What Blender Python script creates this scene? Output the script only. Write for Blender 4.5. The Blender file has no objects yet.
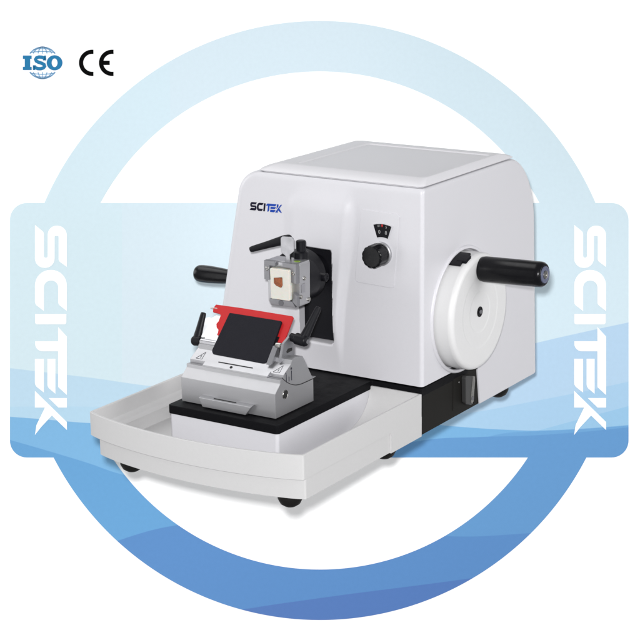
import bpy, bmesh, math, random
from mathutils import Vector, Matrix
random.seed(4)
sc = bpy.context.scene
COL = sc.collection

# ------------------------------------------------------------------ camera
C = Vector((1.5869167923538472, -1.8327587069956723, 0.8416497275274527))
F = 1797.9859381402587
yaw, pitch, roll = 0.5791355635066482, 0.2638974152267025, -0.012875691946984968
cy, sy, cp, sp = math.cos(yaw), math.sin(yaw), math.cos(pitch), math.sin(pitch)
fw = Vector((-sy*cp, cy*cp, -sp)); rt = Vector((cy, sy, 0)); up = rt.cross(fw)
r2 = math.cos(roll)*rt + math.sin(roll)*up
u2 = -math.sin(roll)*rt + math.cos(roll)*up
R3 = Matrix((r2, u2, -fw)).transposed()
cam = bpy.data.cameras.new('camera'); co = bpy.data.objects.new('camera', cam); COL.objects.link(co)
cam.sensor_width = 36; cam.lens = F/640*36; cam.clip_end = 100; cam.clip_start = 0.05
M = R3.to_4x4(); M.translation = C; co.matrix_world = M
sc.camera = co

def lin(c):
    return tuple(((v/255)/12.92 if v/255 <= .04045 else ((v/255+.055)/1.055)**2.4) for v in c)

# ------------------------------------------------------------------ materials
def mat(name, col, rough=.5, metal=0., spec=.5, bump=0., bscale=900., var=0., vscale=40., rvar=0., sss=0., coat=0.):
    m = bpy.data.materials.new(name); m.use_nodes = True
    nt = m.node_tree; b = nt.nodes['Principled BSDF']
    b.inputs['Base Color'].default_value = (*col, 1); b.inputs['Roughness'].default_value = rough
    b.inputs['Metallic'].default_value = metal; b.inputs['Specular IOR Level'].default_value = spec
    b.inputs['Coat Weight'].default_value = coat
    if sss:
        b.inputs['Subsurface Weight'].default_value = sss; b.inputs['Subsurface Scale'].default_value = .006
    tc = nt.nodes.new('ShaderNodeTexCoord')
    if var or rvar:
        n = nt.nodes.new('ShaderNodeTexNoise'); n.inputs['Scale'].default_value = vscale
        n.inputs['Detail'].default_value = 8; n.inputs['Roughness'].default_value = .7
        nt.links.new(tc.outputs['Object'], n.inputs['Vector'])
        if var:
            mr = nt.nodes.new('ShaderNodeMapRange'); mr.inputs['From Min'].default_value = .3; mr.inputs['From Max'].default_value = .7
            mr.inputs['To Min'].default_value = 1-var; mr.inputs['To Max'].default_value = 1+var
            nt.links.new(n.outputs['Fac'], mr.inputs['Value'])
            mx = nt.nodes.new('ShaderNodeVectorMath'); mx.operation = 'SCALE'
            mx.inputs[0].default_value = col; nt.links.new(mr.outputs[0], mx.inputs['Scale'])
            nt.links.new(mx.outputs[0], b.inputs['Base Color'])
        if rvar:
            m2 = nt.nodes.new('ShaderNodeMapRange'); m2.inputs['From Min'].default_value = .3; m2.inputs['From Max'].default_value = .7
            m2.inputs['To Min'].default_value = rough-rvar; m2.inputs['To Max'].default_value = rough+rvar
            nt.links.new(n.outputs['Fac'], m2.inputs['Value']); nt.links.new(m2.outputs[0], b.inputs['Roughness'])
    if bump:
        n2 = nt.nodes.new('ShaderNodeTexNoise'); n2.inputs['Scale'].default_value = bscale; n2.inputs['Detail'].default_value = 4
        nt.links.new(tc.outputs['Object'], n2.inputs['Vector'])
        bp = nt.nodes.new('ShaderNodeBump'); bp.inputs['Strength'].default_value = bump; bp.inputs['Distance'].default_value = .0006
        nt.links.new(n2.outputs['Fac'], bp.inputs['Height']); nt.links.new(bp.outputs[0], b.inputs['Normal'])
    return m
HOUS = mat('painted_housing', (.53, .525, .552), .38, spec=.45, bump=.12, bscale=700, var=.012, vscale=250, rvar=.04)
LIDM = mat('painted_lid', (.545, .54, .562), .45, spec=.4, bump=.12, bscale=700, var=.012, vscale=250)
TRAY = mat('tray_plastic', (.485, .481, .482), .5, spec=.35, bump=.16, bscale=600, var=.015, vscale=200)
WHEEL = mat('wheel_plastic', (.59, .588, .59), .45, spec=.4, bump=.1, var=.01, vscale=200)
BLKPL = mat('black_anodized_plate', (.006, .006, .007), .45, spec=.03, bump=.1, bscale=1500, rvar=.08, vscale=60)
BLKBASE = mat('black_painted_base', (.008, .0075, .0065), .6, spec=.12, bump=.15, bscale=900)
GLOSS = mat('black_bakelite', (.004, .004, .005), .24, spec=.2, rvar=.05, vscale=80)
SATB = mat('black_nylon', (.006, .006, .008), .42, spec=.15, bump=.15, bscale=1200, rvar=.06)
PAD = mat('black_textured_pad', (.006, .006, .010), .7, spec=.18, bump=.9, bscale=1100, var=.25, vscale=900)
RUB = mat('black_rubber', (.006, .0055, .005), .6, spec=.2)
ALU = mat('satin_aluminium', (.44, .44, .455), .40, metal=.85, bump=.12, bscale=1400, rvar=.025, vscale=120)
ALUD = mat('milled_aluminium', (.42, .42, .44), .34, metal=.95, bump=.2, bscale=900, rvar=.1, vscale=90)
JAWM = mat('dark_clamp_alloy', (.24, .24, .255), .42, metal=.7, bump=.15, bscale=1200, rvar=.08)  # darker alloy for the clamp jaws, cheek and side bracket
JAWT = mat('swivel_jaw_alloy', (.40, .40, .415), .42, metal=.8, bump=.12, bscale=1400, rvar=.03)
STEEL = mat('steel', (.42, .41, .39), .25, metal=1., rvar=.06)
RED = mat('red_anodized', (.40, .013, .015), .42, spec=.25, metal=0, bump=.08, bscale=1200, rvar=.05)
WAX = mat('paraffin_wax', (.55, .54, .49), .4, spec=.4, sss=.4, var=.04, vscale=120)
CASS = mat('cassette_plastic', (.50, .48, .40), .5, spec=.3, sss=.2)
TISSUE = mat('stained_tissue', (.19, .045, .008), .4, var=.9, vscale=200, bump=.4, bscale=500)
GRN = mat('green_level_vial', (.20, .30, .05), .3)
HOLE = mat('dark_hole', (.006, .006, .006), .7)
INKB = mat('black_ink', (.008, .008, .02), .7, spec=.1)
INKBL = mat('blue_ink', (.012, .05, .30), .7, spec=.1)
INKG = mat('grey_ink', (.12, .12, .13), .7, spec=.1)
DIALW = mat('dial_white_ink', (.26, .26, .26), .5)
DIALR = mat('dial_red_ink', (.40, .012, .012), .5)
WPATCH = mat('leftover_white', (.88, .90, .92), .5)  # plain white for the leftover background patch

# ------------------------------------------------------------------ object helpers
def link(name, bm, m, parent=None, angle=35, smooth=True, local=False, wn=True):
    bm.normal_update()
    me = bpy.data.meshes.new(name); bm.to_mesh(me); bm.free()
    o = bpy.data.objects.new(name, me); COL.objects.link(o)
    for x in (m if isinstance(m, (list, tuple)) else [m]): me.materials.append(x)
    if smooth:
        for p in me.polygons: p.use_smooth = True
        me.set_sharp_from_angle(angle=math.radians(angle))
        if wn:
            md = o.modifiers.new('weighted_normals', 'WEIGHTED_NORMAL'); md.keep_sharp = True; md.weight = 80
    if parent is not None:
        o.parent = parent
        if not local: o.matrix_parent_inverse = ROOTINV[parent.name] if parent.name in ROOTINV else Matrix()
    return o
ROOTINV = {}
def empty(name, loc):
    e = bpy.data.objects.new(name, None); COL.objects.link(e); e.location = loc; e.empty_display_size = .02
    ROOTINV[name] = Matrix.Translation(-Vector(loc)); return e

def bevel(bm, w, seg=2, angle=30):
    es = [e for e in bm.edges if len(e.link_faces) == 2 and e.calc_face_angle(0) > math.radians(angle)]
    if es: bmesh.ops.bevel(bm, geom=es, offset=w, segments=seg, profile=.6, affect='EDGES', clamp_overlap=True)
def bm_box(x0, x1, y0, y1, z0, z1, b=0, seg=2):
    bm = bmesh.new()
    bmesh.ops.create_cube(bm, size=1)
    for v in bm.verts:
        v.co = Vector((x0 if v.co.x < 0 else x1, y0 if v.co.y < 0 else y1, z0 if v.co.z < 0 else z1))
    if b: bevel(bm, b, seg)
    return bm
def bm_prism(pts, a0, a1, ax='x', b=0, seg=2):
    """polygon pts in the two other axes, extruded from a0 to a1 along ax"""
    bm = bmesh.new()
    def P(p, a):
        return {'x': (a, p[0], p[1]), 'y': (p[0], a, p[1]), 'z': (p[0], p[1], a)}[ax]
    A = [bm.verts.new(P(p, a0)) for p in pts]; B = [bm.verts.new(P(p, a1)) for p in pts]
    n = len(pts)
    bm.faces.new(A); bm.faces.new(B[::-1])
    for i in range(n): bm.faces.new((A[i], B[i], B[(i+1) % n], A[(i+1) % n]))
    bmesh.ops.recalc_face_normals(bm, faces=bm.faces)
    if b: bevel(bm, b, seg)
    return bm
def frame_of(d):
    d = Vector(d).normalized(); a = Vector((0, 0, 1)) if abs(d.z) < .9 else Vector((1, 0, 0))
    u = a.cross(d).normalized(); return u, d.cross(u), d
def bm_lathe(p0, d, prof, seg=48, closed=True):
    """prof: (distance along d, radius)"""
    bm = bmesh.new(); u, v, w = frame_of(d); p0 = Vector(p0)
    rings = []
    for t, r in prof:
        if r < 1e-6: rings.append([bm.verts.new(p0+w*t)])
        else: rings.append([bm.verts.new(p0+w*t+(u*math.cos(2*math.pi*k/seg)+v*math.sin(2*math.pi*k/seg))*r) for k in range(seg)])
    for A, B in zip(rings, rings[1:]):
        for k in range(seg):
            k2 = (k+1) % seg
            if len(A) == 1 and len(B) == 1: continue
            if len(A) == 1: bm.faces.new((A[0], B[k], B[k2]))
            elif len(B) == 1: bm.faces.new((A[k], B[0], A[k2]))
            else: bm.faces.new((A[k], B[k], B[k2], A[k2]))
    if closed:
        for Rg in (rings[0], rings[-1]):
            if len(Rg) > 1: bm.faces.new(Rg)
    bmesh.ops.recalc_face_normals(bm, faces=bm.faces)
    return bm
def cyl_prof(L, r, b=.001):
    return [(0, 0), (0, r-b), (b*.3, r-b*.3), (b, r), (L-b, r), (L-b*.3, r-b*.3), (L, r-b), (L, 0)]
def bm_tube(pts, rad, seg=16, flat=1., cap=True):
    bm = bmesh.new(); rings = []
    pts = [Vector(p) for p in pts]; n = len(pts); prevu = None
    for i, p in enumerate(pts):
        d = (pts[min(i+1, n-1)]-pts[max(i-1, 0)]).normalized()
        if prevu is None: u, v, w = frame_of(d)
        else:
            u = (prevu - d*prevu.dot(d)).normalized(); v = d.cross(u)
        prevu = u
        rings.append([bm.verts.new(p+(u*math.cos(2*math.pi*k/seg)*flat+v*math.sin(2*math.pi*k/seg))*rad[i]) for k in range(seg)])
    for A, B in zip(rings, rings[1:]):
        for k in range(seg): bm.faces.new((A[k], A[(k+1) % seg], B[(k+1) % seg], B[k]))
    if cap: bm.faces.new(rings[0][::-1]); bm.faces.new(rings[-1])
    bmesh.ops.recalc_face_normals(bm, faces=bm.faces)
    return bm
def join(*bms):
    out = bms[0]
    for b in bms[1:]:
        me = bpy.data.meshes.new('tmp'); b.to_mesh(me); b.free(); out.from_mesh(me); bpy.data.meshes.remove(me)
    return out
def fillet(poly, seg=8):
    out = []; n = len(poly)
    for i in range(n):
        p = Vector(poly[i][:2]); r = poly[i][2] if len(poly[i]) > 2 else 0
        a = Vector(poly[i-1][:2])-p; b = Vector(poly[(i+1) % n][:2])-p
        la, lb = a.length, b.length
        if r <= 0 or la < 1e-9 or lb < 1e-9: out.append((p.x, p.y)); continue
        a.normalize(); b.normalize(); th = a.angle(b)
        if th > math.pi-.02: out.append((p.x, p.y)); continue
        t = min(r/math.tan(th/2), la*.5 if poly[i-1][2:] and poly[i-1][2] > 0 else la*.98, lb*.5 if poly[(i+1) % n][2:] and poly[(i+1) % n][2] > 0 else lb*.98)
        rr = t*math.tan(th/2); c = p+(a+b).normalized()*(rr/math.sin(th/2))
        s = p+a*t-c; e = p+b*t-c; ang = s.angle(e); sg = 1 if s.x*e.y-s.y*e.x > 0 else -1
        for k in range(seg+1):
            q = s.copy(); q.rotate(Matrix.Rotation(sg*ang*k/seg, 2)); out.append((c.x+q.x, c.y+q.y))
    return out
def rrect(x0, x1, z0, z1, r, seg=8):
    return fillet([(x0, z0, r), (x1, z0, r), (x1, z1, r), (x0, z1, r)], seg)
def apply_bool(o, cutters):
    for c in cutters:
        md = o.modifiers.new('cut', 'BOOLEAN'); md.operation = 'DIFFERENCE'; md.solver = 'EXACT'; md.object = c
    bpy.context.view_layer.update()
    dg = bpy.context.evaluated_depsgraph_get()
    me = bpy.data.meshes.new_from_object(o.evaluated_get(dg))
    o.modifiers.clear(); o.data = me
    for p in me.polygons: p.use_smooth = True
    me.set_sharp_from_angle(angle=math.radians(28))
    md = o.modifiers.new('weighted_normals', 'WEIGHTED_NORMAL'); md.keep_sharp = True; md.weight = 90
    for c in cutters: bpy.data.objects.remove(c, do_unlink=True)

# ================================================================== MICROTOME
root = empty('microtome', (.18, .34, -.014))
root['label'] = 'white rotary microtome with black grip handwheel, red blade guard and white waste tray'
root['category'] = 'microtome'
def part(name, bm, m, parent=root, **k): return sub(name, bm, m, parent, **k)
def sub(name, bm, m, parent, **k):
    o = link(name, bm, m, None, **k)
    o.parent = parent
    o.matrix_parent_inverse = ROOTINV['microtome'] if parent is root else Matrix()
    return o

H = .362
def ss(a, b, x):
    t = max(0, min(1, (x-a)/(b-a))); return t*t*(3-2*t)
def xl(z):
    b = -.0135+.197*(z-.0735) if z > .0735 else -.0135
    rz, rx = .032, .034; t = (z-(H-rz))/rz
    return b+(rx*(1-math.sqrt(max(0, 1-t*t))) if t > 0 else 0)
def xr(z):
    t = (z-(H-.006))/.006
    return .36-(.004*(1-math.sqrt(max(0, 1-t*t))) if t > 0 else 0)
def yb(z):
    b = .6916-.06*z; rz = .11; t = (z-(H-rz))/rz
    return b-(.085*(1-math.sqrt(max(0, 1-t*t))) if t > 0 else 0)
def yf(z):
    t = (z-(H-.009))/.009
    return .3095+(.0045*(1-math.sqrt(max(0, 1-t*t))) if t > 0 else 0)
def bulge(x, z):                                       # moulded swelling of the front around the slot
    xb = .2275+.0265*ss(.12, .345, z); xa = .2175+.013*ss(.12, .345, z)
    S = 1-ss(xa, xb, x)
    Lf = ss(.122+.022*ss(.31, .36, z), .146+.022*ss(.31, .36, z), x)*.45+.55*ss(.13, .21, x)
    T = ss(.072, .165, z)*(1-ss(.315, .3585, z))
    return .0095*S*Lf*T
def front_y(x, z): return yf(z)-bulge(x, z)
zs = sorted(set([.0735, .0755]+[.08+.0065*i for i in range(38)]+[H-.034*(1-math.sin(math.pi/2*i/14)) for i in range(15)]))
zs = [z for z in zs if z <= H+1e-9]
NF = 150
def outline(z):
    L, Rr, B = xl(z), xr(z), yb(z); pts = []
    fr, fl, br = .006, .016, .022
    for i in range(NF+1):                                   # front edge
        x = L+fl+(Rr-fr-L-fl)*i/NF; pts.append((x, front_y(x, z)))
    y0 = front_y(Rr-fr, z)
    for k in range(1, 7):
        a = -math.pi/2+math.pi/2*k/6; pts.append((Rr-fr+fr*math.cos(a), y0+fr+fr*math.sin(a)))
    for k in range(1, 24): pts.append((Rr, y0+fr+(B-br-y0-fr)*k/24))
    for k in range(0, 7):
        a = math.pi/2*k/6; pts.append((Rr-br+br*math.cos(a), B-br+br*math.sin(a)))
    for k in range(0, 7):
        a = math.pi/2+math.pi/2*k/6; pts.append((L+br+br*math.cos(a), B-br+br*math.sin(a)))
    y1 = front_y(L+fl, z)
    for k in range(0, 9):
        a = math.pi+math.pi/2*k/8; pts.append((L+fl+fl*math.cos(a), y1+fl+fl*math.sin(a)))
    return pts[:-1]
bm = bmesh.new(); rings = []
for z in zs: rings.append([bm.verts.new((x, y, z)) for x, y in outline(z)])
for A, B in zip(rings, rings[1:]):
    n = len(A)
    for k in range(n): bm.faces.new((A[k], A[(k+1) % n], B[(k+1) % n], B[k]))
bm.faces.new(rings[0][::-1]); bm.faces.new(rings[-1])
bmesh.ops.recalc_face_normals(bm, faces=bm.faces)
housing = part('housing', bm, HOUS, angle=28, wn=False)
WC = (.427, .163)
cut1 = link('cut_a', bm_lathe((.3475, *WC), (1, 0, 0), [(0, 0), (0, .0905), (.0105, .0905), (.0125, .0925), (.03, .0925), (.03, 0)], 128), HOLE)
cut2 = link('cut_b', bm_prism(rrect(.1535, .2135, .1185, .2600, .004), .28, .332, 'y'), HOLE)
apply_bool(housing, [cut1, cut2])
# rear skirt of the housing that reaches down to the bottom
bm = bmesh.new(); rings = []
for z in (0, .0012, .0735):
    B, fy, br = yb(.0735)+(.0735-z)*.06, .4856-(.4856-.4747)*z/.0735, .022; e = .001 if z == 0 else 0
    P = [(.33, fy+e), (.36-e, fy+e)]+[(.36-br+(br-e)*math.cos(math.pi/2*k/6), B-br+(br-e)*math.sin(math.pi/2*k/6)) for k in range(7)]
    P += [(-.0135+br+(br-e)*math.cos(math.pi/2+math.pi/2*k/6), B-br+(br-e)*math.sin(math.pi/2+math.pi/2*k/6)) for k in range(7)]+[(-.0135+e, .61), (.33, .61)]
    rings.append([bm.verts.new((x, y, z)) for x, y in P])
for A, B in zip(rings, rings[1:]):
    for k in range(len(A)): bm.faces.new((A[k], A[(k+1) % len(A)], B[(k+1) % len(A)], B[k]))
bm.faces.new(rings[0][::-1]); bm.faces.new(rings[-1]); bmesh.ops.recalc_face_normals(bm, faces=bm.faces)
part('rear_skirt', bm, HOUS)
# raised lip round the wheel pocket
bm = bm_lathe((.3555, *WC), (1, 0, 0), [(0, .0900), (.0060, .0900), (.0074, .0906), (.0078, .0918), (.0076, .0932), (.0068, .0944), (.0056, .0952), (.0040, .0957), (0, .0960)], 128, closed=False)
part('wheel_collar', bm, HOUS)
# black plate in the front slot
slot = part('slot_cover', bm_prism(rrect(.1543, .2127, .1195, .2590, .003), .3165, .3225, 'y', .0006), SATB)
# ---- lid
lo = [(.0755, .3125), (.3562, .3125), (.3562, .598), (.0755, .598)]
def rr4(x0, x1, y0, y1, r): return rrect(x0, x1, y0, y1, r, 6)
levels = [(.0800, .3525, .3165, .590, .010, .3605), (.0800, .3525, .3165, .590, .010, .3634), (.0765, .3565, .3128, .596, .011, .3637), (.0763, .3568, .3124, .597, .011, .3642), (.0785, .3562, .3140, .592, .011, .3665),
          (.086, .3545, .3205, .578, .011, .3705), (.097, .3525, .328, .562, .010, .3735), (.101, .3517, .3305, .556, .010, .3744), (.103, .3512, .332, .554, .010, .3746),
          (.120, .3475, .338, .545, .008, .3747), (.1265, .3460, .3400, .542, .006, .3746), (.1280, .3453, .3406, .5405, .006, .3741), (.1296, .3447, .3413, .5393, .006, .3729), (.1302, .3444, .3416, .5388, .006, .3727), (.1320, .3430, .3430, .5370, .005, .3727)]
bm = bmesh.new(); rings = [[bm.verts.new((x, y, z)) for x, y in rr4(a, b, c, d, r)] for a, b, c, d, r, z in levels]
for A, B in zip(rings, rings[1:]):
    n = len(A)
    for k in range(n): bm.faces.new((A[k], A[(k+1) % n], B[(k+1) % n], B[k]))
bm.faces.new(rings[0][::-1]); bm.faces.new(rings[-1]); bmesh.ops.recalc_face_normals(bm, faces=bm.faces)
lid = part('lid', bm, LIDM, angle=50)

# ---- black base
b1 = bm_prism([(.3095, .001), (.4846, .001), (.4738, .0715), (.3095, .0695)], .29, .3585, 'x', .0006)
b2 = bm_box(.02, .29, .315, .60, .001, .060, .001)
part('base_block', join(b1, b2), BLKBASE)
plate = fillet([(.0886, .0637, .006), (.2765, .0637, .006), (.2765, .3075, .002), (.3590, .3075, .002), (.3590, .45, .002), (.0, .45, .002), (.0, .3075, .002), (.0886, .3075, .002)], 5)
part('base_plate', bm_prism(plate, .0585, .0712, 'z', .0014), BLKPL, angle=40)
# ---- pedestal below the plate
part('pedestal', bm_prism(fillet([(.0906, .0657, .005), (.2745, .0657, .005), (.2745, .3065, 0), (.0906, .3065, 0)]), .0102, .0583, 'z', .0008), HOUS)
# ---- tray
def bowed(x0, x1, y0, y1, bow, r, n=36):
    """rectangle with a bowed front edge; corners rounded by r"""
    base = [(x0, y1, .001)]
    base.append((x0, y0, r))
    for i in range(1, n):
        t = i/n; x = x0+(x1-x0)*t
        base.append((x, y0-bow*(1-(2*t-1)**2)**.85))
    base.append((x1, y0, r)); base.append((x1, y1, .001))
    return fillet(base, 6)
def ring_wall(outer, inner, z0, z1, b=.0007):
    bm = bmesh.new(); n = len(outer)
    L = [[bm.verts.new((x, y, z)) for x, y in P] for P, z in ((outer, z0), (outer, z1-b), (None, 0), (inner, z1-b), (inner, z0)) if P]
    def mix(P, Q, t): return [((1-t)*a[0]+t*c[0], (1-t)*a[1]+t*c[1]) for a, c in zip(P, Q)]
    T1 = [bm.verts.new((x, y, z1)) for x, y in mix(outer, inner, .22)]
    T2 = [bm.verts.new((x, y, z1)) for x, y in mix(outer, inner, .78)]
    seq = [L[0], L[1], T1, T2, L[2], L[3]]
    for A, B in zip(seq, seq[1:]+[seq[0]]):
        for k in range(n): bm.faces.new((A[k], A[(k+1) % n], B[(k+1) % n], B[k]))
    bmesh.ops.recalc_face_normals(bm, faces=bm.faces)
    return bm
TW = .0042
up_o = bowed(0, .3600, 0, .3080, .030, .0035); up_i = bowed(TW, .3600-TW, TW, .3080-TW, .030, .0030)
tray = part('waste_tray', ring_wall(up_o, up_i, .0300, .0640), TRAY, angle=40)
lo_o = bowed(.0085, .3570, .0085, .3072, .0265, .0035); lo_i = bowed(.0118, .3535, .0125, .3040, .026, .003)
bm = ring_wall(lo_o, lo_i, 0, .0300, .0005)
fl = bowed(.0100, .3555, .0085, .3060, .026, .003)
floor_ = bm_prism(fl, .0035, .0100, 'z')
# underside and the plain rear end of the side wall
sub('tray_pan', bm, TRAY, tray, angle=40)
sub('tray_floor', floor_, TRAY, tray, angle=40)
sub('tray_side_panel', bm_prism([(.2220, .0), (.3078, .0), (.3078, .0300), (.2232, .0300)], .3565, .3600, 'x'), TRAY, tray, angle=40)
# inner ledge down the left wall, scooped rear end
led = bm_prism([(.0042, .0300), (.0042, .0415), (.0068, .0375), (.0100, .0365), (.0125, .0340), (.0135, .0300)], .006, .300, 'y')
for v in led.verts: pass
bm = bmesh.new()                                             # scoop: back wall curling into the tray floor
prof = [(.3036, .0625)]+[(.3036-.075*(1-math.cos(a)), .0625-.0523*math.sin(a)) for a in [math.pi/2*k/18 for k in range(1, 19)]]
pr = [(y, z) for y, z in prof]+[(.3036, .0102)]
scoop = bm_prism(pr, .2748, .3533, 'x')
sub('tray_ledge', led, TRAY, tray, angle=50)
sub('tray_scoop', scoop, TRAY, tray, angle=50)
# ---- feet
def foot(x, y, r=.0172, h=.0215):
    prof = [(0, 0), (0, r*.98), (.004, r), (h*.45, r*.97), (h*.75, r*.78), (h*.93, r*.45), (h, 0)]
    part('foot', bm_lathe((x, y, .003), (0, 0, -1), prof, 40), RUB, angle=60)
for p in ((.0610, .0150), (.3270, .0165), (.336, .243), (.340, .583), (.03, .60)): foot(*p)

# ---- knife holder
def arc_z(y): return .1052+.0235*max(0, (.1560-y)/.0560)**2.3
X0, X1 = .0985, .2585
prof = [(.0850, .0725), (.0850, .1075), (.0982, .1192), (.0982, .1240), (.1075, .1240)]+[(y, arc_z(y)) for y in (.109, .114, .120, .126, .133, .140, .148, .156, .165)]+[(.1796, .1050), (.1796, .0725)]
kh = part('knife_holder', bm_prism(prof, X0, X1, 'x', .0006), ALU, angle=25)
# swivelling jaw on top, its underside a shallow arc
jp = [(.1062, .1244), (.1062, .1292), (.1245, .1400), (.1275, .1455), (.1370, .1480), (.1545, .1442), (.1790, .1056)]+[(y, arc_z(y)+.0003) for y in (.165, .156, .148, .140, .133, .126, .120, .114, .109)]
sub('swivel_jaw', bm_prism(jp, X0+.0005, X1-.0003, 'x', .0005), JAWT, kh, angle=25)
# middle filler plate with its screw and slit
sub('clamp_plate', bm_prism([(.0975, .1243), (.0985, .1262), (.1073, .1312), (.1073, .1243)], X0+.028, X1-.022, 'x', .0004), JAWT, kh)
def along(x, t): return Vector((x, .0985+(.1073-.0985)*t, .1262+.005*t))
sub('screw', bm_lathe(along(.1730, .50)+Vector((0, 0, -.001)), (0, -.49, .87), cyl_prof(.0016, .0021, .0003), 20), HOLE, kh)
sub('slit', bm_box(.1480, .2060, .1065, .1080, .1300, .1318), HOLE, kh)
# front locking tongue
bm = bmesh.new()
tq = [(.1345, .0855), (.2235, .0855), (.2140, .0730), (.1405, .0730)]
A = [bm.verts.new((x, .0765, z)) for i, (x, z) in enumerate(tq)]
B = [bm.verts.new((x, .0855, z)) for i, (x, z) in enumerate([(.1345, .0875), (.2235, .0875), (.2140, .0730), (.1405, .0730)])]
bm.faces.new(A); bm.faces.new(B[::-1])
for i in range(4): bm.faces.new((A[i], B[i], B[(i+1) % 4], A[(i+1) % 4]))
bmesh.ops.recalc_face_normals(bm, faces=bm.faces); bevel(bm, .0005)
sub('tongue', bm, ALU, kh)
sub('tongue_slit', bm_box(.158, .196, .0800, .0812, .0860, .0872), HOLE, kh)
# bore in the end face
sub('bore', join(bm_lathe((X1-.001, .1093, .1010), (1, 0, 0), [(0, .0048), (.0016, .0056), (.0018, .0062), (.0008, .0068), (0, .0068)], 32, closed=False)), STEEL, kh)
sub('bore_hole', bm_lathe((X1-.001, .1093, .1010), (1, 0, 0), [(0, 0), (0, .0052), (.0014, .0052), (.0014, 0)], 32), HOLE, kh)
# dark parting line along the arc
arc = [(.1020+.078*k/24, arc_z(.1020+.078*k/24)) for k in range(25)]
sub('parting_line', bm_tube([(X1+.0001, y, z) for y, z in arc], [.00050]*25, 6), HOLE, kh)
sub('pointer', bm_prism([(.1796, .1052), (.1880, .1062), (.1796, .1075)], X1-.010, X1-.001, 'x'), ALU, kh)
# angle scale engraved on the end face
marks = [bm_box(X1-.0002, X1+.0003, .1125+.0065*i, .1130+.0065*i, .1170, .1170+h) for i, h in enumerate((.011, .007, .014))]
for i in range(2):
    marks.append(bm_box(X1-.0002, X1+.0003, .1240, .1262, .1325+.0022*i, .1330+.0022*i))
    marks.append(bm_box(X1-.0002, X1+.0003, .1240+.002*i, .1244+.002*i, .1325, .1352))
marks.append(bm_box(X1-.0002, X1+.0003, .1115, .1135, .1290, .1295)); marks.append(bm_box(X1-.0002, X1+.0003, .1115, .1119, .1290, .1315))
sub('angle_scale', join(*marks), INKB, kh)
# warning triangles on the sloping top of the jaw
def tri(xc, t0=.22, w=.0095, h=.0125):
    yy = lambda t: (.1062+.0183*t, .1292+.0108*t+.0003)
    P = [(xc-w*.75, .12), (xc+w*.35, .12), (xc+w*.22, .78)]
    P3 = [Vector((x, *yy(t))) for x, t in P]
    bms = [bm_tube([P3[i], P3[(i+1) % 3]], [.00028]*2, 5) for i in range(3)]
    c = (P3[0]+P3[1]+P3[2])/3
    bms.append(bm_tube([c+Vector((0, .0018, .0011)), c+Vector((0, -.002, -.0012))], [.0004]*2, 5))
    return join(*bms)
sub('warning_mark', tri(X0+.016), INKG, kh); sub('warning_mark', tri(X1-.012), INKG, kh)
# blade pressure plate and red finger guard lie in a plane that leans back 50 degrees
n_ = Vector((0, -.761, .648)); d_ = Vector((0, .648, .761)); P0 = Vector((0, .12, .139))
def tilt_prism(pts, o0, o1, b=.0005, seg=2):
    bm = bmesh.new()
    A = [bm.verts.new(P0+n_*o0+Vector((x, 0, 0))+d_*s) for x, s in pts]; B = [bm.verts.new(P0+n_*o1+Vector((x, 0, 0))+d_*s) for x, s in pts]
    n = len(pts); bm.faces.new(A); bm.faces.new(B[::-1])
    for i in range(n): bm.faces.new((A[i], B[i], B[(i+1) % n], A[(i+1) % n]))
    bmesh.ops.recalc_face_normals(bm, faces=bm.faces)
    if b: bevel(bm, b, seg)
    return bm
pl = fillet([(.1295, .0640, .002), (.1255, -.0020, .007), (.2205, -.0035, .006), (.2215, .0120, .004), (.2190, .0640, .002)], 6)
sub('pressure_plate', tilt_prism(pl, .0, -.0035, .0006), PAD, kh)
rg = [(.0985, .0750), (.0962, .0685), (.0985, .0625), (.1090, .0620), (.1135, .0600), (.1140, .0500), (.1120, .0455), (.1150, .0400), (.1195, .0370), (.1205, .0330), (.1205, .0290), (.1275, .0285),
      (.1290, .0100), (.2190, .0100), (.2210, .0285), (.2265, .0260), (.2290, .0310), (.2330, .0315), (.2322, .0735), (.2300, .0755), (.1420, .0758)]
guard = sub('finger_guard', tilt_prism(rg, -.0040, -.0070, .0007), RED, kh)
# raised long edge on the guard, pivot pin
sub('pivot_pin', bm_lathe(P0+n_*-.0055+Vector((.0915, 0, 0))+d_*.0690, (1, 0, 0), cyl_prof(.012, .0016, .0004), 16), STEEL, kh)
sub('leftover_white_patch', tilt_prism(fillet([(.0860, .0520, .001), (.0930, .0555, .001), (.0980, .0545, .001), (.1040, .0600, .001), (.1160, .0600, .001), (.1230, .0130, 0), (.0955, .0135, 0)]), -.0075, -.0090, .0003), WPATCH, kh)  # added white patch standing in for uncut background, not a microtome part
# steel cheeks that carry the guard
chk = [(.1210, .1400), (.1300, .1660), (.1480, .1740), (.1560, .1660), (.1550, .1440), (.1340, .1465)]
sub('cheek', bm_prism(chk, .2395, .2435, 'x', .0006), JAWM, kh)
sub('cheek_slot', bm_prism([(.1360, .1535), (.1400, .1565), (.1500, .1555), (.1500, .1515), (.1370, .1505)], .2430, .2438, 'x'), HOLE, kh)
sub('clamp_rod', bm_lathe((.098, .1350, .1470), (1, 0, 0), cyl_prof(.030, .0052, .001), 28), ALUD, kh)
sub('guard_screw', bm_lathe((.2300, .1330, .1610), (1, -.2, .1), [(0, 0), (0, .0042), (.008, .0042), (.0095, .0032), (.0095, 0)], 24), STEEL, kh)
sub('blade_bed', bm_prism([(.1250, .1405), (.1290, .1460), (.1480, .1680), (.1560, .1680), (.1560, .1450), (.1300, .1420)], .1290, .2230, 'x', .0006), SATB, kh)
sub('side_bracket', bm_prism([(.1130, .1375), (.1310, .1600), (.1350, .1600), (.1350, .1450), (.1240, .1405)], .2245, .2330, 'x', .0006), JAWM, kh)
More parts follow.
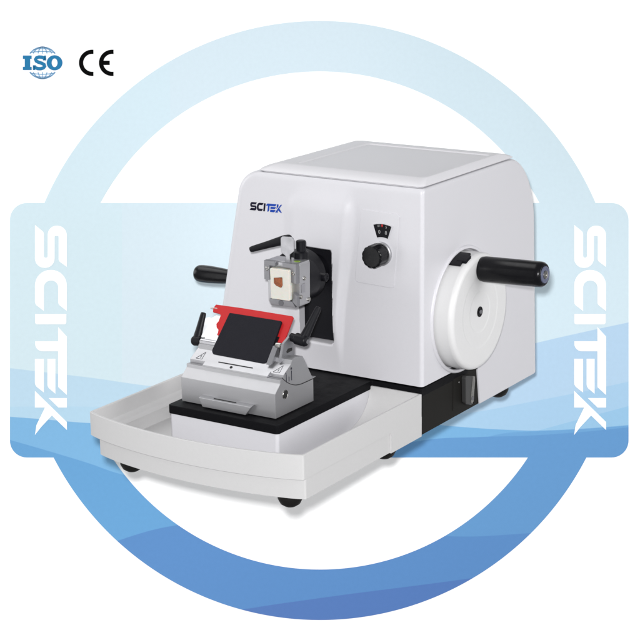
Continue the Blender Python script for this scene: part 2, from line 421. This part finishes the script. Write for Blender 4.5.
# clamping levers
def lever(hub0, hub1, rh, tip, base, w0, w1, parent, name='clamp_lever'):
    hub0, hub1 = Vector(hub0), Vector(hub1); L = (hub1-hub0).length; d = (hub1-hub0).normalized()
    prof = [(0, 0), (0, rh*.72), (L*.30, rh*.72), (L*.31, rh*.92), (L*.36, rh), (L*.9, rh), (L, rh*.85), (L+.0015, rh*.5), (L+.0015, 0)]
    a = bm_lathe(hub0, d, prof, 28)
    base, tip = Vector(base), Vector(tip); k = tip-base
    pts = [base+k*t for t in (0, .03, .10, .5, .93, .985, 1)]
    w = [w0*.8, w0*.95, w0, (w0+w1)/2*.95, w1, w1*.85, w1*.4]
    b = bm_tube(pts, w, 20, .72)
    return sub(name, join(a, b), SATB, parent, angle=50)
lv = lever((.2420, .1500, .1705), (.2680, .1500, .1680), .0082, (.2700, .1790, .2105), (.2620, .1500, .1690), .0078, .0052, kh)
sub('lever_screw', bm_lathe((.2694, .1500, .1679), (1, 0, 0), [(0, .0032), (.0007, .0032), (.0007, 0)], 16), INKG, lv)
lever((.1010, .1400, .1470), (.0800, .1400, .1445), .0072, (.0895, .1540, .1845), (.0860, .1380, .1420), .0072, .0046, kh)

# ---- specimen head
hd = part('specimen_head', join(bm_lathe((.176, .2850, .225), (0, -1, 0), [(0, 0), (0, .0372), (.0010, .0380), (.027, .0380), (.0290, .0372), (.0300, .0355), (.0300, 0)], 72),
                                bm_lathe((.176, .3240, .225), (0, -1, 0), [(0, 0), (0, .0230), (.0385, .0230), (.0385, 0)], 48),
                                bm_lathe((.196, .2545, .228), (0, -1, 0), [(0, 0), (0, .0290), (.030, .0290), (.0310, .0280), (.0310, 0)], 48)), SATB, angle=40)
sub('orientation_screw', bm_lathe((.2125, .2620, .2300), (1, 0, 0), [(0, 0), (0, .0042), (.006, .0042), (.006, .0058), (.007, .0063), (.0165, .0063), (.0175, .0052), (.0175, .0030), (.0165, .0026), (.0165, 0)], 18), SATB, hd, angle=20)
sub('lower_knob', bm_lathe((.202, .2330, .2010), (0, 0, -1), cyl_prof(.009, .0075, .002), 24), SATB, hd)
# aluminium cassette clamp
cl = []
cl.append(bm_prism(fillet([(.1730, .2020, .002), (.2265, .2000, .004), (.2272, .2600, .002), (.2262, .2636, .001), (.1725, .2636, .001)]), .1965, .2225, 'y', .0006))
cl.append(bm_prism([(.1716, .2360), (.1812, .2360), (.1812, .2570), (.1905, .2570), (.1905, .2636), (.1716, .2636)], .1890, .1964, 'y', .0006))     # left jaw
cl.append(bm_prism([(.2160, .2370), (.2262, .2350), (.2262, .2636), (.2030, .2636), (.2030, .2570), (.2160, .2570)], .1890, .1964, 'y', .0006))     # right jaw
cl.append(bm_prism([(.1820, .2000), (.2245, .2010), (.2180, .2095), (.1800, .2090)], .1885, .1964, 'y', .0006))                                    # bottom lip
cl.append(bm_prism([(.2180, .2085), (.2262, .2020), (.2266, .2180), (.2200, .2220)], .1900, .1964, 'y', .0006))
clamp = sub('cassette_clamp', cl[0], ALU, hd, angle=25)
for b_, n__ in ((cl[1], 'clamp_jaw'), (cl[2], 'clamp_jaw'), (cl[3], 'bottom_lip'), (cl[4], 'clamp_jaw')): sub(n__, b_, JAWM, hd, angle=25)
sub('clamp_recess', bm_box(.1908, .2027, .1935, .1962, .2560, .2622, .0004), ALUD, hd)
sub('socket', bm_lathe((.2000, .1884, .2050), (0, -1, 0), [(0, 0), (0, .0042), (.0004, .0042), (.0004, 0)], 20), INKG, hd)
for x, z in ((.1765, .2520), (.2210, .2500)):
    sub('jaw_screw', bm_lathe((x, .1895, z), (0, -1, 0), [(0, 0), (0, .0030), (.0006, .0030), (.0010, .0024), (.0010, .0014), (.0004, .0012), (.0004, 0)], 20), STEEL, hd)
for y, z in ((.2080, .2400), (.2190, .2070), (.1990, .2150)):
    sub('side_screw', bm_lathe((.2258, y, z), (1, 0, 0), [(0, 0), (0, .0030), (.0022, .0030), (.0028, .0022), (.0028, .0010), (.0018, .0010), (.0018, 0)], 20), STEEL, hd)
sub('side_window', bm_box(.2250, .2278, .2000, .2090, .2200, .2330, .0003), ALUD, hd)
sub('level_vial', bm_lathe((.2165, .2060, .2634), (0, 0, 1), [(0, 0), (0, .0048), (.0006, .0045), (.0008, 0)], 28), GRN, hd)
# silver release tab on top
tab = fillet([(.1995, .2610, 0), (.1995, .2700, .002), (.1915, .2750, .002), (.1915, .2950, .003), (.1945, .2975, .002), (.2105, .2985, .003), (.2140, .2955, .003), (.2140, .2785, .002), (.2065, .2725, .002), (.2065, .2610, 0)], 4)
sub('release_tab', bm_prism(tab, .2025, .2040, 'y', .0006), ALUD, hd)
sub('post', bm_lathe((.2095, .2270, .2550), (0, 0, 1), [(0, 0), (0, .0105), (.017, .0105), (.019, .0072), (.0325, .0072), (.0338, .0062), (.0338, 0)], 28), SATB, hd)
lv2 = lever((.1960, .2150, .2620), (.1960, .2150, .2960), .0058, (.1330, .2100, .2700), (.1960, .2140, .2920), .0068, .0044, hd, 'release_lever')
# tissue cassette held in the clamp: a thing of its own
cas = link('tissue_cassette', bm_prism(fillet([(.1850, .2105, .001), (.2150, .2105, .001), (.2150, .2545, .001), (.1840, .2545, .001)]), .1890, .1963, 'y', .0008), CASS)
cas['label'] = 'white paraffin block cassette with brown tissue sample, held in the silver clamp'; cas['category'] = 'cassette'
w = link('wax_block', bm_prism(fillet([(.1868, .2110, .002), (.2185, .2112, .002), (.2178, .2555, .002), (.1856, .2550, .002)]), .1830, .1889, 'y', .0010, 3), WAX); w.parent = cas
ts = fillet([(.1925, .2345, .002), (.1960, .2312, .001), (.2050, .2285, .002), (.2072, .2330, .002), (.2068, .2445, .001), (.1990, .2430, .002), (.1925, .2420, .001)], 3)
t = link('tissue_sample', bm_prism(ts, .1822, .1829, 'y', .0003), TISSUE); t.parent = cas

# ---- section thickness knob, dial and its framed panel
pan = part('control_panel', bm_prism(fillet([(.2470, .2160, .006), (.3135, .2140, .006), (.3235, .3230, .005), (.2590, .3245, .005)]), .3086, .312, 'y', .0008, 3), HOUS, angle=60)
kx, kz = .2930, .2632
prof = [(0, 0), (0, .0170), (.004, .0170), (.0045, .0145), (.0085, .0140), (.009, .0160), (.010, .0170), (.0255, .0168), (.0268, .0162), (.0275, .0150), (.0275, .0130), (.0275, 0)]
kb = bm_lathe((kx, .3080, kz), (0, -1, 0), prof, 72)
for v in kb.verts:
    if v.co.y < .2995:
        dx, dz = v.co.x-kx, v.co.z-kz; a = math.atan2(dz, dx); r = math.hypot(dx, dz)
        if r > .0158:
            f = 1-.05*(.5+.5*math.cos(a*12))**2; v.co.x = kx+dx*f; v.co.z = kz+dz*f
knob = part('thickness_knob', kb, GLOSS, angle=40)
sub('knob_collar', bm_lathe((kx, .3082, kz), (0, -1, 0), [(0, .0172), (.0040, .0176), (.0050, .0165), (.0050, .0150)], 48, closed=False), ALU, knob)
def sector(cx, cz, r0, r1, a0, a1, n=12):
    P = [(cx+r1*math.sin(math.radians(a0+(a1-a0)*k/n)), cz+r1*math.cos(math.radians(a0+(a1-a0)*k/n))) for k in range(n+1)]
    Q = [(cx+r0*math.sin(math.radians(a0+(a1-a0)*k/n)), cz+r0*math.cos(math.radians(a0+(a1-a0)*k/n))) for k in range(n+1)]
    return P+Q[::-1]
DC = (.2955, .2600)
DX, DZ = .0070, .0035
bez = bm_prism(sector(*DC, .0262, .0478, -21, 21), .3070, .3079, 'y', .0004)
for v in bez.verts: v.co.y += .0006
dial = part('dial_window', bez, HOUS)
sub('dial', bm_prism(sector(*DC, .0275, .0465, -18.5, 18.5), .3066, .3071, 'y', 0), SATB, dial)
def text(s, x, z, y, size, m, parent, name):
    c = bpy.data.curves.new(name, 'FONT'); c.body = s; c.size = size; c.align_x = 'CENTER'; c.align_y = 'CENTER'; c.extrude = .00005
    o = bpy.data.objects.new(name, c); COL.objects.link(o)
    dg = bpy.context.evaluated_depsgraph_get()
    me = bpy.data.meshes.new_from_object(o.evaluated_get(dg)); bpy.data.objects.remove(o)
    mw = Matrix.Translation((DC[0]+(x-.2885)*.95, y, DC[1]+(z-.2560)*.95)) @ Matrix.Rotation(math.radians(90), 4, 'X')
    me.transform(mw); me.materials.clear(); me.materials.append(m)
    o = bpy.data.objects.new(name, me); COL.objects.link(o); o.parent = parent; return o
text('0', .2835, .2925, .3063, .0075, DIALW, dial, 'numeral'); text('8', .2950, .2920, .3063, .0075, DIALW, dial, 'numeral')
text('0', .2815, .3015, .3063, .0045, DIALW, dial, 'numeral'); text('1', .2845, .3020, .3063, .0045, DIALW, dial, 'numeral')
text('5', .2955, .3010, .3063, .0055, DIALW, dial, 'numeral')
sub('index_mark', bm_prism([(DC[0]+a, DC[1]+b) for a, b in ((0, .0420), (.0014, .0440), (.0009, .0462), (-.0008, .0462), (-.0013, .0440))], .3060, .3064, 'y'), DIALR, dial)

# ---- big handwheel with its black grip
wx = .390
prof = [(0, 0), (0, .0870), (.0375, .0870), (.0385, .0869), (.0415, .0861), (.0436, .0844), (.0449, .0820), (.0454, .0795), (.0455, .0785), (.0452, .0560), (.0451, .0545), (.0447, .0525), (.0446, .0510), (.0444, .0330), (.0443, .0318), (.0439, .0300), (.0438, .0285), (.0437, .0100), (.0437, 0)]
wheel = part('handwheel', bm_lathe((wx-.0448, *WC), (1, 0, 0), prof, 144), WHEEL, angle=30)
sub('hub_bolt', bm_lathe((wx-.0016, *WC), (1, 0, 0), [(0, 0), (0, .0078), (.0016, .0078), (.0018, .0070), (.0010, .0060), (.0010, .0032), (.0018, .0030), (.0018, 0)], 36), GLOSS, wheel)
sub('hub_screw', bm_lathe((wx-.0004, *WC), (1, 0, 0), [(0, 0), (0, .0030), (.0020, .0030), (.0024, .0020), (.0024, 0)], 16), INKG, wheel)
gy, gz, gr = .4300, .2270, .0190
L = .103
prof = [(0, 0), (0, gr*.86), (.002, gr*.95), (.008, gr), (L-.010, gr*.985), (L-.004, gr*.96), (L-.001, gr*.86), (L, gr*.78), (L-.0006, gr*.66), (L-.0006, 0)]
GD = Vector((1, 0, .035))
grip = sub('grip', bm_lathe((wx-.001, gy, gz), GD, prof, 64), GLOSS, wheel, angle=50)
CAPM = mat('blue_grey_cap', (.10, .11, .17), .35)
sub('grip_cap', bm_lathe((wx+L-.0018, gy, gz+.0036), GD, [(0, 0), (0, gr*.66), (.0018, gr*.64), (.0020, gr*.52), (.0010, gr*.48), (.0010, 0)], 36), CAPM, wheel)
sub('grip_screw', bm_lathe((wx+L-.0010, gy, gz+.0036), GD, [(0, 0), (0, gr*.34), (.0016, gr*.32), (.0020, gr*.20), (.0010, gr*.16), (.0010, 0)], 24), STEEL, wheel)
# black locking catch over the top of the wheel rim
def rimpt(r, a): return (WC[0]+r*math.sin(math.radians(a)), WC[1]+r*math.cos(math.radians(a)))
lp = [rimpt(.0874, a) for a in (-30, -24, -18, -12, -8)]+[rimpt(.0906, a) for a in (-8, -14, -20, -26, -30)]
ctch = part('rim_catch', join(bm_prism(lp, .3495, .3800, 'x', .0004), bm_prism([rimpt(.0873, a) for a in (-25, -20, -15)]+[rimpt(.0912, a) for a in (-14, -20, -24)], .3700, .3860, 'x', .0004)), SATB, angle=20)

# ---- lock lever on the black side panel
lk = part('lock_lever', bm_box(.3570, .3592, .4030, .4330, .0120, .0610, .0006), BLKBASE)
bm = bm_prism([(.4270, .0570), (.4300, .0605), (.4560, .0535), (.4570, .0500), (.4520, .0130), (.4480, .0100), (.4330, .0150), (.4290, .0190)], .3594, .3665, 'x', .0014)
ARM = mat('lock_lever_grey', (.045, .045, .045), .35, spec=.5, metal=.3)
sub('lever_arm', bm, ARM, lk)
sub('lever_edge', bm_prism([(.4490, .0550), (.4560, .0530), (.4560, .0460), (.4520, .0150), (.4480, .0120), (.4440, .0150), (.4440, .0260)], .3664, .3672, 'x', .0003), STEEL, lk)
sub('lever_screw', bm_lathe((.3665, .4490, .0205), (1, 0, 0), [(0, 0), (0, .0032), (.0012, .0032), (.0012, 0)], 18), INKG, lk)
sub('lock_dot', bm_lathe((.3592, .4200, .0520), (1, 0, 0), [(0, 0), (0, .0012), (.0004, .0012), (.0004, 0)], 12), DIALW, lk)

# ---- coarse feed wheel on the far side with its grip
cw = part('coarse_wheel', bm_lathe((.010, .400, .140), (-1, 0, 0), [(0, 0), (0, .0400), (.030, .0400), (.035, .0385), (.037, .0350), (.037, 0)], 64), WHEEL, angle=50)
gp = [(0, 0), (0, .0095), (.010, .0102), (.030, .0124), (.055, .0140), (.070, .0141), (.0765, .0134), (.0800, .0115), (.0815, .0080), (.0818, 0)]
sub('grip', bm_lathe((-.026, .400, .1690), (-1, 0, -.03), gp, 40), GLOSS, cw, angle=60)

# ------------------------------------------------------------------ the maker's lettering
def from_crop(pts, ox, oy, s): return [(ox+p[0]/s, oy+p[1]/s, (p[2]/s if len(p) > 2 else 0)) for p in pts]
A_ = lambda pts: from_crop(pts, 0, 200, 5.3333)
B_ = lambda pts: from_crop(pts, 0, 320, 4.)
LET = {
 'S': [A_([(187,133),(235,172,25),(235,308,10),(255,308,10),(255,137,48),(357,137,52),(357,357),(313,325,22),(313,192,4),(292,192,4),(292,362,50),(187,362,50)])],
 'C': [A_([(187,373,82),(357,373,82),(357,592),(311,556,25),(311,430,36),(235,430,36),(235,592),(187,556,30)])],
 'I': [[(35.2,314,0),(66.5,314,0),(66.5,324.3,2.2),(35.2,324.3,2.2)]],
 'T': [B_([(233,28),(268,66,6),(268,300),(233,268,8),(233,125),(141,125,30),(141,85),(233,85)])],
 'E': [B_([(190,155),(222,155),(222,295),(190,268,25)]), B_([(140,155),(176,155),(176,290),(140,262,25)])],
 'K': [B_([(140,283),(268,408),(268,440),(208,382),(165,428,30),(140,460),(146,420,20),(180,350),(140,350)]), B_([(195,312),(268,312),(268,350),(234,350)])],
}
LETP = {k: [fillet(p, 8) for p in v] for k, v in LET.items()}

# on the housing (letter frame: u along the word, v up the letter)
def house_letters(chars, m, name):
    bm = bmesh.new()
    for ch in chars:
        for poly in LETP[ch]:
            f = bm.faces.new([bm.verts.new((px, py, 0)) for px, py in poly]); f.normal_update()
            bmesh.ops.triangulate(bm, faces=[f])
    for v in bm.verts:
        u = (v.co.y-225)/210; w = (v.co.x-35)/32
        x = .0645+.0580*u+.0018*(w-.5); z = .3030+.0125*w+.0012*u
        v.co = (x, front_y(x, z)-.0005, z)
    ext = bmesh.ops.extrude_face_region(bm, geom=bm.faces[:])
    for e in ext['geom']:
        if isinstance(e, bmesh.types.BMVert): e.co.y += .001
    bmesh.ops.recalc_face_normals(bm, faces=bm.faces)
    return part(name, bm, m, smooth=False)
o = house_letters('SCI', INKB, 'brand_lettering'); o['label'] = 'black letters SCI'
o = house_letters('TEK', INKBL, 'brand_lettering'); o['label'] = 'blue letters TEK'

# ================================================================== BACKDROP
D = 3.20; S = D/F
board_bm = bm_box(-.92, .92, -.78, .78, -.02, 0, .001)
BG = 1.0
BOARD = mat('white_board', (.93, .93, .93), .9, spec=0.)
board = link('backdrop', board_bm, BOARD, smooth=False)
Mb = R3.to_4x4(); Mb.translation = C+fw*D; board.matrix_world = Mb
board['kind'] = 'structure'; board['label'] = 'white board printed with a blue ring, a wavy blue band and white lettering'
def bp(px, py): return ((px-320)*S, (320-py)*S)
EXPO = 1.12
def ink(c, e=None): return tuple(min(.9, v/(e or EXPO)) for v in lin(c))

# printed wave pattern, driven by the print's own UVs (0..1 across the artwork)
def print_mat():
    m = bpy.data.materials.new('printed_waves'); m.use_nodes = True; nt = m.node_tree; N = nt.nodes; Lk = nt.links
    b = N['Principled BSDF']; b.inputs['Roughness'].default_value = .9; b.inputs['Specular IOR Level'].default_value = 0
    uv = N.new('ShaderNodeUVMap'); sep = N.new('ShaderNodeSeparateXYZ'); Lk.new(uv.outputs[0], sep.inputs[0])
    U, V = sep.outputs[0], sep.outputs[1]
    def mixc(fac, a, c):
        x = N.new('ShaderNodeMix'); x.data_type = 'RGBA'
        if isinstance(fac, float): x.inputs[0].default_value = fac
        else: Lk.new(fac, x.inputs[0])
        for i, s in ((6, a), (7, c)):
            if isinstance(s, tuple): x.inputs[i].default_value = (*s, 1)
            else: Lk.new(s, x.inputs[i])
        return x.outputs[2]
    def mrange(val, a, c, smooth=True):
        x = N.new('ShaderNodeMapRange'); x.clamp = True
        if smooth: x.interpolation_type = 'SMOOTHSTEP'
        Lk.new(val, x.inputs['Value']); x.inputs['From Min'].default_value = a; x.inputs['From Max'].default_value = c
        return x.outputs[0]
    xf = mrange(U, .15, .85)
    def lr(cl, cr): return mixc(xf, ink(cl, EL), ink(cr, ER))
    EL, ER = 1.22, 1.25
    EL, ER = 1.22, 1.25
    base = mixc(mrange(U, .1902, .1912), ink((219,239,246), EL), ink((221,237,245), EL-.02))          # narrow lighter tint, left
    base = mixc(mrange(U, .45, .60), base, ink((217,236,245), ER))
    top_l = mixc(mrange(U, .2652, .2662), ink((217,237,246), 1.30), ink((219,236,245), 1.30))
    top_l = mixc(mrange(U, .5, .75), top_l, ink((217,236,245), 1.33))
    cur = mixc(mrange(V, .18, .42), top_l, base)
    def layer(cur, pts, cl, cr, soft=.0012):
        fc = N.new('ShaderNodeFloatCurve'); Lk.new(U, fc.inputs['Value'])
        cv = fc.mapping.curves[0]; fc.mapping.use_clip = False
        pts = [(x/640, y/640) for x, y in pts]
        cv.points[0].location = pts[0]; cv.points[1].location = pts[-1]
        for p in pts[1:-1]: cv.points.new(*p)
        fc.mapping.update()
        sb = N.new('ShaderNodeMath'); sb.operation = 'SUBTRACT'; Lk.new(V, sb.inputs[0]); Lk.new(fc.outputs[0], sb.inputs[1])
        return mixc(mrange(sb.outputs[0], -soft/2, soft/2), cur, lr(cl, cr))
    cur = layer(cur, [(0,367),(85,377),(175,388),(320,385),(480,357),(540,342),(640,320)], (197,226,244), (188,217,241))
    cur = layer(cur, [(0,407),(100,407),(320,418),(450,415),(540,400),(640,379)], (190,223,243), (175,211,239))
    cur = layer(cur, [(0,636),(300,560),(450,455),(540,430),(640,403)], (160,204,236), (160,204,236))
    cur = layer(cur, [(0,416),(40,419),(90,423),(200,425),(400,421),(450,426),(512,430),(540,430.5),(640,424)], (134,189,231), (128,184,228))
    cur = layer(cur, [(0,700),(200,560),(432,457),(500,434),(530,431.5),(560,430.2),(640,424.6)], (134,189,231), (118,172,220), .002)
    cur = layer(cur, [(0,437),(85,462),(125,475),(250,490),(380,450),(425,440),(480,437),(540,435),(640,426)], (113,171,220), (108,160,212))
    cur = layer(cur, [(0,590),(117,541),(178,525),(320,520),(445,536),(532,533),(640,524)], (101,149,206), (99,147,204))
    cur = layer(cur, [(0,680),(180,622),(240,610),(320,598),(472,578),(640,552)], (95,130,192), (92,130,193))
    n = N.new('ShaderNodeTexNoise'); n.inputs['Scale'].default_value = 160; n.inputs['Detail'].default_value = 3; Lk.new(uv.outputs[0], n.inputs['Vector'])
    mr = N.new('ShaderNodeMapRange'); Lk.new(n.outputs[0], mr.inputs['Value']); mr.inputs['From Min'].default_value = .3; mr.inputs['From Max'].default_value = .7
    mr.inputs['To Min'].default_value = .988; mr.inputs['To Max'].default_value = 1.012
    vm = N.new('ShaderNodeVectorMath'); vm.operation = 'SCALE'; Lk.new(cur, vm.inputs[0]); Lk.new(mr.outputs[0], vm.inputs['Scale'])
    Lk.new(vm.outputs[0], b.inputs['Base Color'])
    return m
PRINT = print_mat()
def flat(name, polys, m, z, thick=.0003, parent=board):
    """flat printed shapes: polygons in artwork pixels, on the board's face"""
    bm = bmesh.new()
    for poly in polys:
        vs = [bm.verts.new((*bp(*p[:2]), z)) for p in poly]
        f = bm.faces.new(vs)
        f.normal_update()
        if f.normal.z < 0: f.normal_flip()
        bmesh.ops.triangulate(bm, faces=[f])
    uvl = bm.loops.layers.uv.new('UVMap')
    for f in bm.faces:
        for l in f.loops: l[uvl].uv = ((l.vert.co.x/S+320)/640, (320-l.vert.co.y/S)/640)
    o = link(name, bm, m, smooth=False); o.parent = board
    return o
flat('printed_band', [fillet([(10,203,17),(628.5,203,17),(628.5,457.5,17),(10,457.5,17)], 12)], PRINT, .0006)
RC = (320, 320.5)
def ring_piece(y, n=160):
    P = []
    for R, flip in ((299.5, False), (249, True)):
        a = math.asin((y-RC[1])/R); b = (-math.pi-a) if y < RC[1] else (math.pi-a)
        arc_ = [(RC[0]+R*math.cos(a+(b-a)*k/n), RC[1]+R*math.sin(a+(b-a)*k/n)) for k in range(n+1)]
        P.append(arc_)
    return [[P[0][k], P[0][k+1], P[1][k+1], P[1][k]] for k in range(n)]
# the ring meets the band edge to edge; its quads are trimmed on the band's edge line
def ring_quads(y):
    Q = []
    for q in ring_piece(y): Q.append([(x, (min(yy, y) if y < RC[1] else max(yy, y))) for x, yy in q])
    return Q
flat('printed_ring', ring_quads(203)+ring_quads(457.5), PRINT, .0006)
WINK = mat('white_print', (.93, .93, .93), .9, spec=0.)
for dx in (0, 539.0):
    for ch in 'SCITEK':
        pass
    polys = [[(x+dx, y) for x, y in poly] for ch in 'SCITEK' for poly in LETP[ch]]
    flat('printed_lettering', polys, WINK, .0011)
# conformity mark
KINK = mat('black_print', (.004, .004, .004), .9, spec=0.)
def arc_poly(cx, cz, r0, r1, a0, a1, n=28):
    f = lambda r, a: (cx+r*math.cos(math.radians(a)), cz+r*math.sin(math.radians(a)))
    return [f(r1, a0+(a1-a0)*k/n) for k in range(n+1)]+[f(r0, a1+(a0-a1)*k/n) for k in range(n+1)]
def c_shape(cx, xe):
    cyy, r1, r0 = 62.9, 13.2, 8.9
    a1 = math.degrees(math.acos(max(-1, min(1, (xe-cx)/r1)))); a0 = math.degrees(math.acos(max(-1, min(1, (xe-cx)/r0))))
    nn = 30
    P = [(cx+r1*math.cos(math.radians(a)), cyy+r1*math.sin(math.radians(a))) for a in [a1+(360-2*a1)*k/nn for k in range(nn+1)]]
    Q = [(cx+r0*math.cos(math.radians(a)), cyy+r0*math.sin(math.radians(a))) for a in [360-a0-(360-2*a0)*k/nn for k in range(nn+1)]]
    return P+Q
flat('conformity_mark', [c_shape(92.2, 93.5), c_shape(112.2, 113.6), [(102.8, 60.7), (109.8, 60.7), (109.8, 65.1), (102.8, 65.1)]], KINK, .0008)
# globe emblem with slab letters
def stroke(pts, w):
    n = len(pts); Lf, Rt = [], []
    for i, p in enumerate(pts):
        a = Vector(pts[max(i-1, 0)]); b = Vector(pts[min(i+1, n-1)]); d = (b-a).normalized(); q = Vector((-d.y, d.x))*w/2
        Lf.append((p[0]+q.x, p[1]+q.y)); Rt.append((p[0]-q.x, p[1]-q.y))
    return [[Lf[i], Lf[i+1], Rt[i+1], Rt[i]] for i in range(n-1)]
gx, gy2, GR = 42.6, 62.9, 16.0
gl = []
def clipadd(pts, w):
    seg = []
    for p in pts:
        if abs(p[1]-gy2) > 8.9 and math.hypot(p[0]-gx, p[1]-gy2) <= GR+.1: seg.append(p)
        else:
            if len(seg) > 1: gl.extend(stroke(seg, w))
            seg = []
    if len(seg) > 1: gl.extend(stroke(seg, w))
clipadd([(gx+(GR-.4)*math.cos(a*math.pi/60), gy2+(GR-.4)*math.sin(a*math.pi/60)) for a in range(121)], 1.4)
for k in (.35, .72):
    for s_ in (-1, 1):
        clipadd([(gx+s_*k*GR*math.cos(t*math.pi/40-math.pi/2), gy2+GR*math.sin(t*math.pi/40-math.pi/2)) for t in range(41)], 1.0)
clipadd([(gx, gy2-GR+.5*i) for i in range(int(2*GR/.5)+1)], .75)
for yy in (-13.0, -10.2, 10.2, 13.0):
    ww = math.sqrt(max(0, GR*GR-yy*yy))
    clipadd([(gx-ww+2*ww*i/16, gy2+yy+(1.2 if yy < 0 else -1.2)*(1-abs(2*i/16-1)**2)*-1) for i in range(17)], 1.0)
GLB = mat('pale_blue_print', ink((128,170,205)), .9, spec=0.); ISOB = mat('steel_blue_print', ink((46,120,165)), .9, spec=0.)
flat('globe_emblem', gl, GLB, .0008)
iso = [[(23.0,55.6),(31.8,55.6),(31.8,59.0),(30.3,59.0),(30.3,66.9),(31.8,66.9),(31.8,70.2),(23.0,70.2),(23.0,66.9),(24.9,66.9),(24.9,59.0),(23.0,59.0)]]
sp_ = [(45.0,59.9),(43.9,58.0),(42.0,57.3),(39.0,57.1),(36.6,57.9),(35.6,59.5),(36.4,61.2),(38.6,62.3),(42.0,63.4),(44.3,64.8),(44.8,66.4),(43.6,68.0),(41.0,68.8),(38.0,68.7),(35.6,67.9),(34.5,66.0)]
iso += stroke(sp_, 3.5)
iso += [[(44.2,55.6),(46.2,55.6),(46.2,60.6),(44.4,60.6)], [(33.0,65.3),(35.0,65.3),(35.2,70.2),(33.0,70.2)]]
n = 40; oc = (54.7, 62.9)
for k in range(n):
    a, b = 2*math.pi*k/n, 2*math.pi*(k+1)/n
    iso.append([(oc[0]+7.9*math.cos(a), oc[1]+7.6*math.sin(a)), (oc[0]+7.9*math.cos(b), oc[1]+7.6*math.sin(b)), (oc[0]+2.9*math.cos(b), oc[1]+4.3*math.sin(b)), (oc[0]+2.9*math.cos(a), oc[1]+4.3*math.sin(a))])
flat('standards_lettering', iso, ISOB, .0014)

# ================================================================== LIGHT
def area(name, loc, target, size, power, col=(1, 1, 1), sy_=None, shape='RECTANGLE', spread=180):
    l = bpy.data.lights.new(name, 'AREA'); l.energy = power; l.color = col; l.shape = shape if sy_ else 'SQUARE'
    l.size = size
    if sy_: l.size_y = sy_
    l.spread = math.radians(spread)
    o = bpy.data.objects.new(name, l); COL.objects.link(o); o.location = loc
    o.rotation_euler = (Vector(target)-Vector(loc)).to_track_quat('-Z', 'Y').to_euler(); return o
T = Vector((.18, .34, .17)); BC = C+fw*D
area('added_shadow_lamp', C-r2*.026+u2*.058-fw*.02, BC, .045, 72, sy_=.045)  # added lamp beside the camera, placed to throw the drop shadow on the board
for sgn in (-1, 1):                                        # added lamps, no known source, whitening the board from both sides
    area('added_board_lamp', BC+r2*sgn*1.45-fw*1.15-u2*.2, BC+r2*sgn*.25-u2*.08, .5, 6.0 if sgn < 0 else 1.4, sy_=1.9)
area('softbox_right', T+r2*2.0+u2*.3-fw*1.0, T, 1.0, 4.3, sy_=1.0, spread=75)
area('added_left_fill', T+Vector((-1.7, -.45, .35)), T, .8, 1.6, sy_=.8, spread=75)  # added fill from the left, put in to brighten the front ridge
area('softbox_top', T+Vector((-.53, -.05, .835))*1.5, T, 1.1, 2.5, sy_=1.0, spread=85)
wd = bpy.data.worlds.new('World'); sc.world = wd; wd.use_nodes = True
bgn = wd.node_tree.nodes['Background']; bgn.inputs[0].default_value = (.97, .98, 1, 1); bgn.inputs[1].default_value = .29

sc.view_settings.view_transform = 'Standard'; sc.view_settings.look = 'None'
sc.view_settings.exposure = 0; sc.view_settings.gamma = 1
sc.render.resolution_x = sc.render.resolution_y = 1024
sc.render.engine = 'CYCLES'
sc.cycles.use_denoising = True
sc.cycles.max_bounces = 8
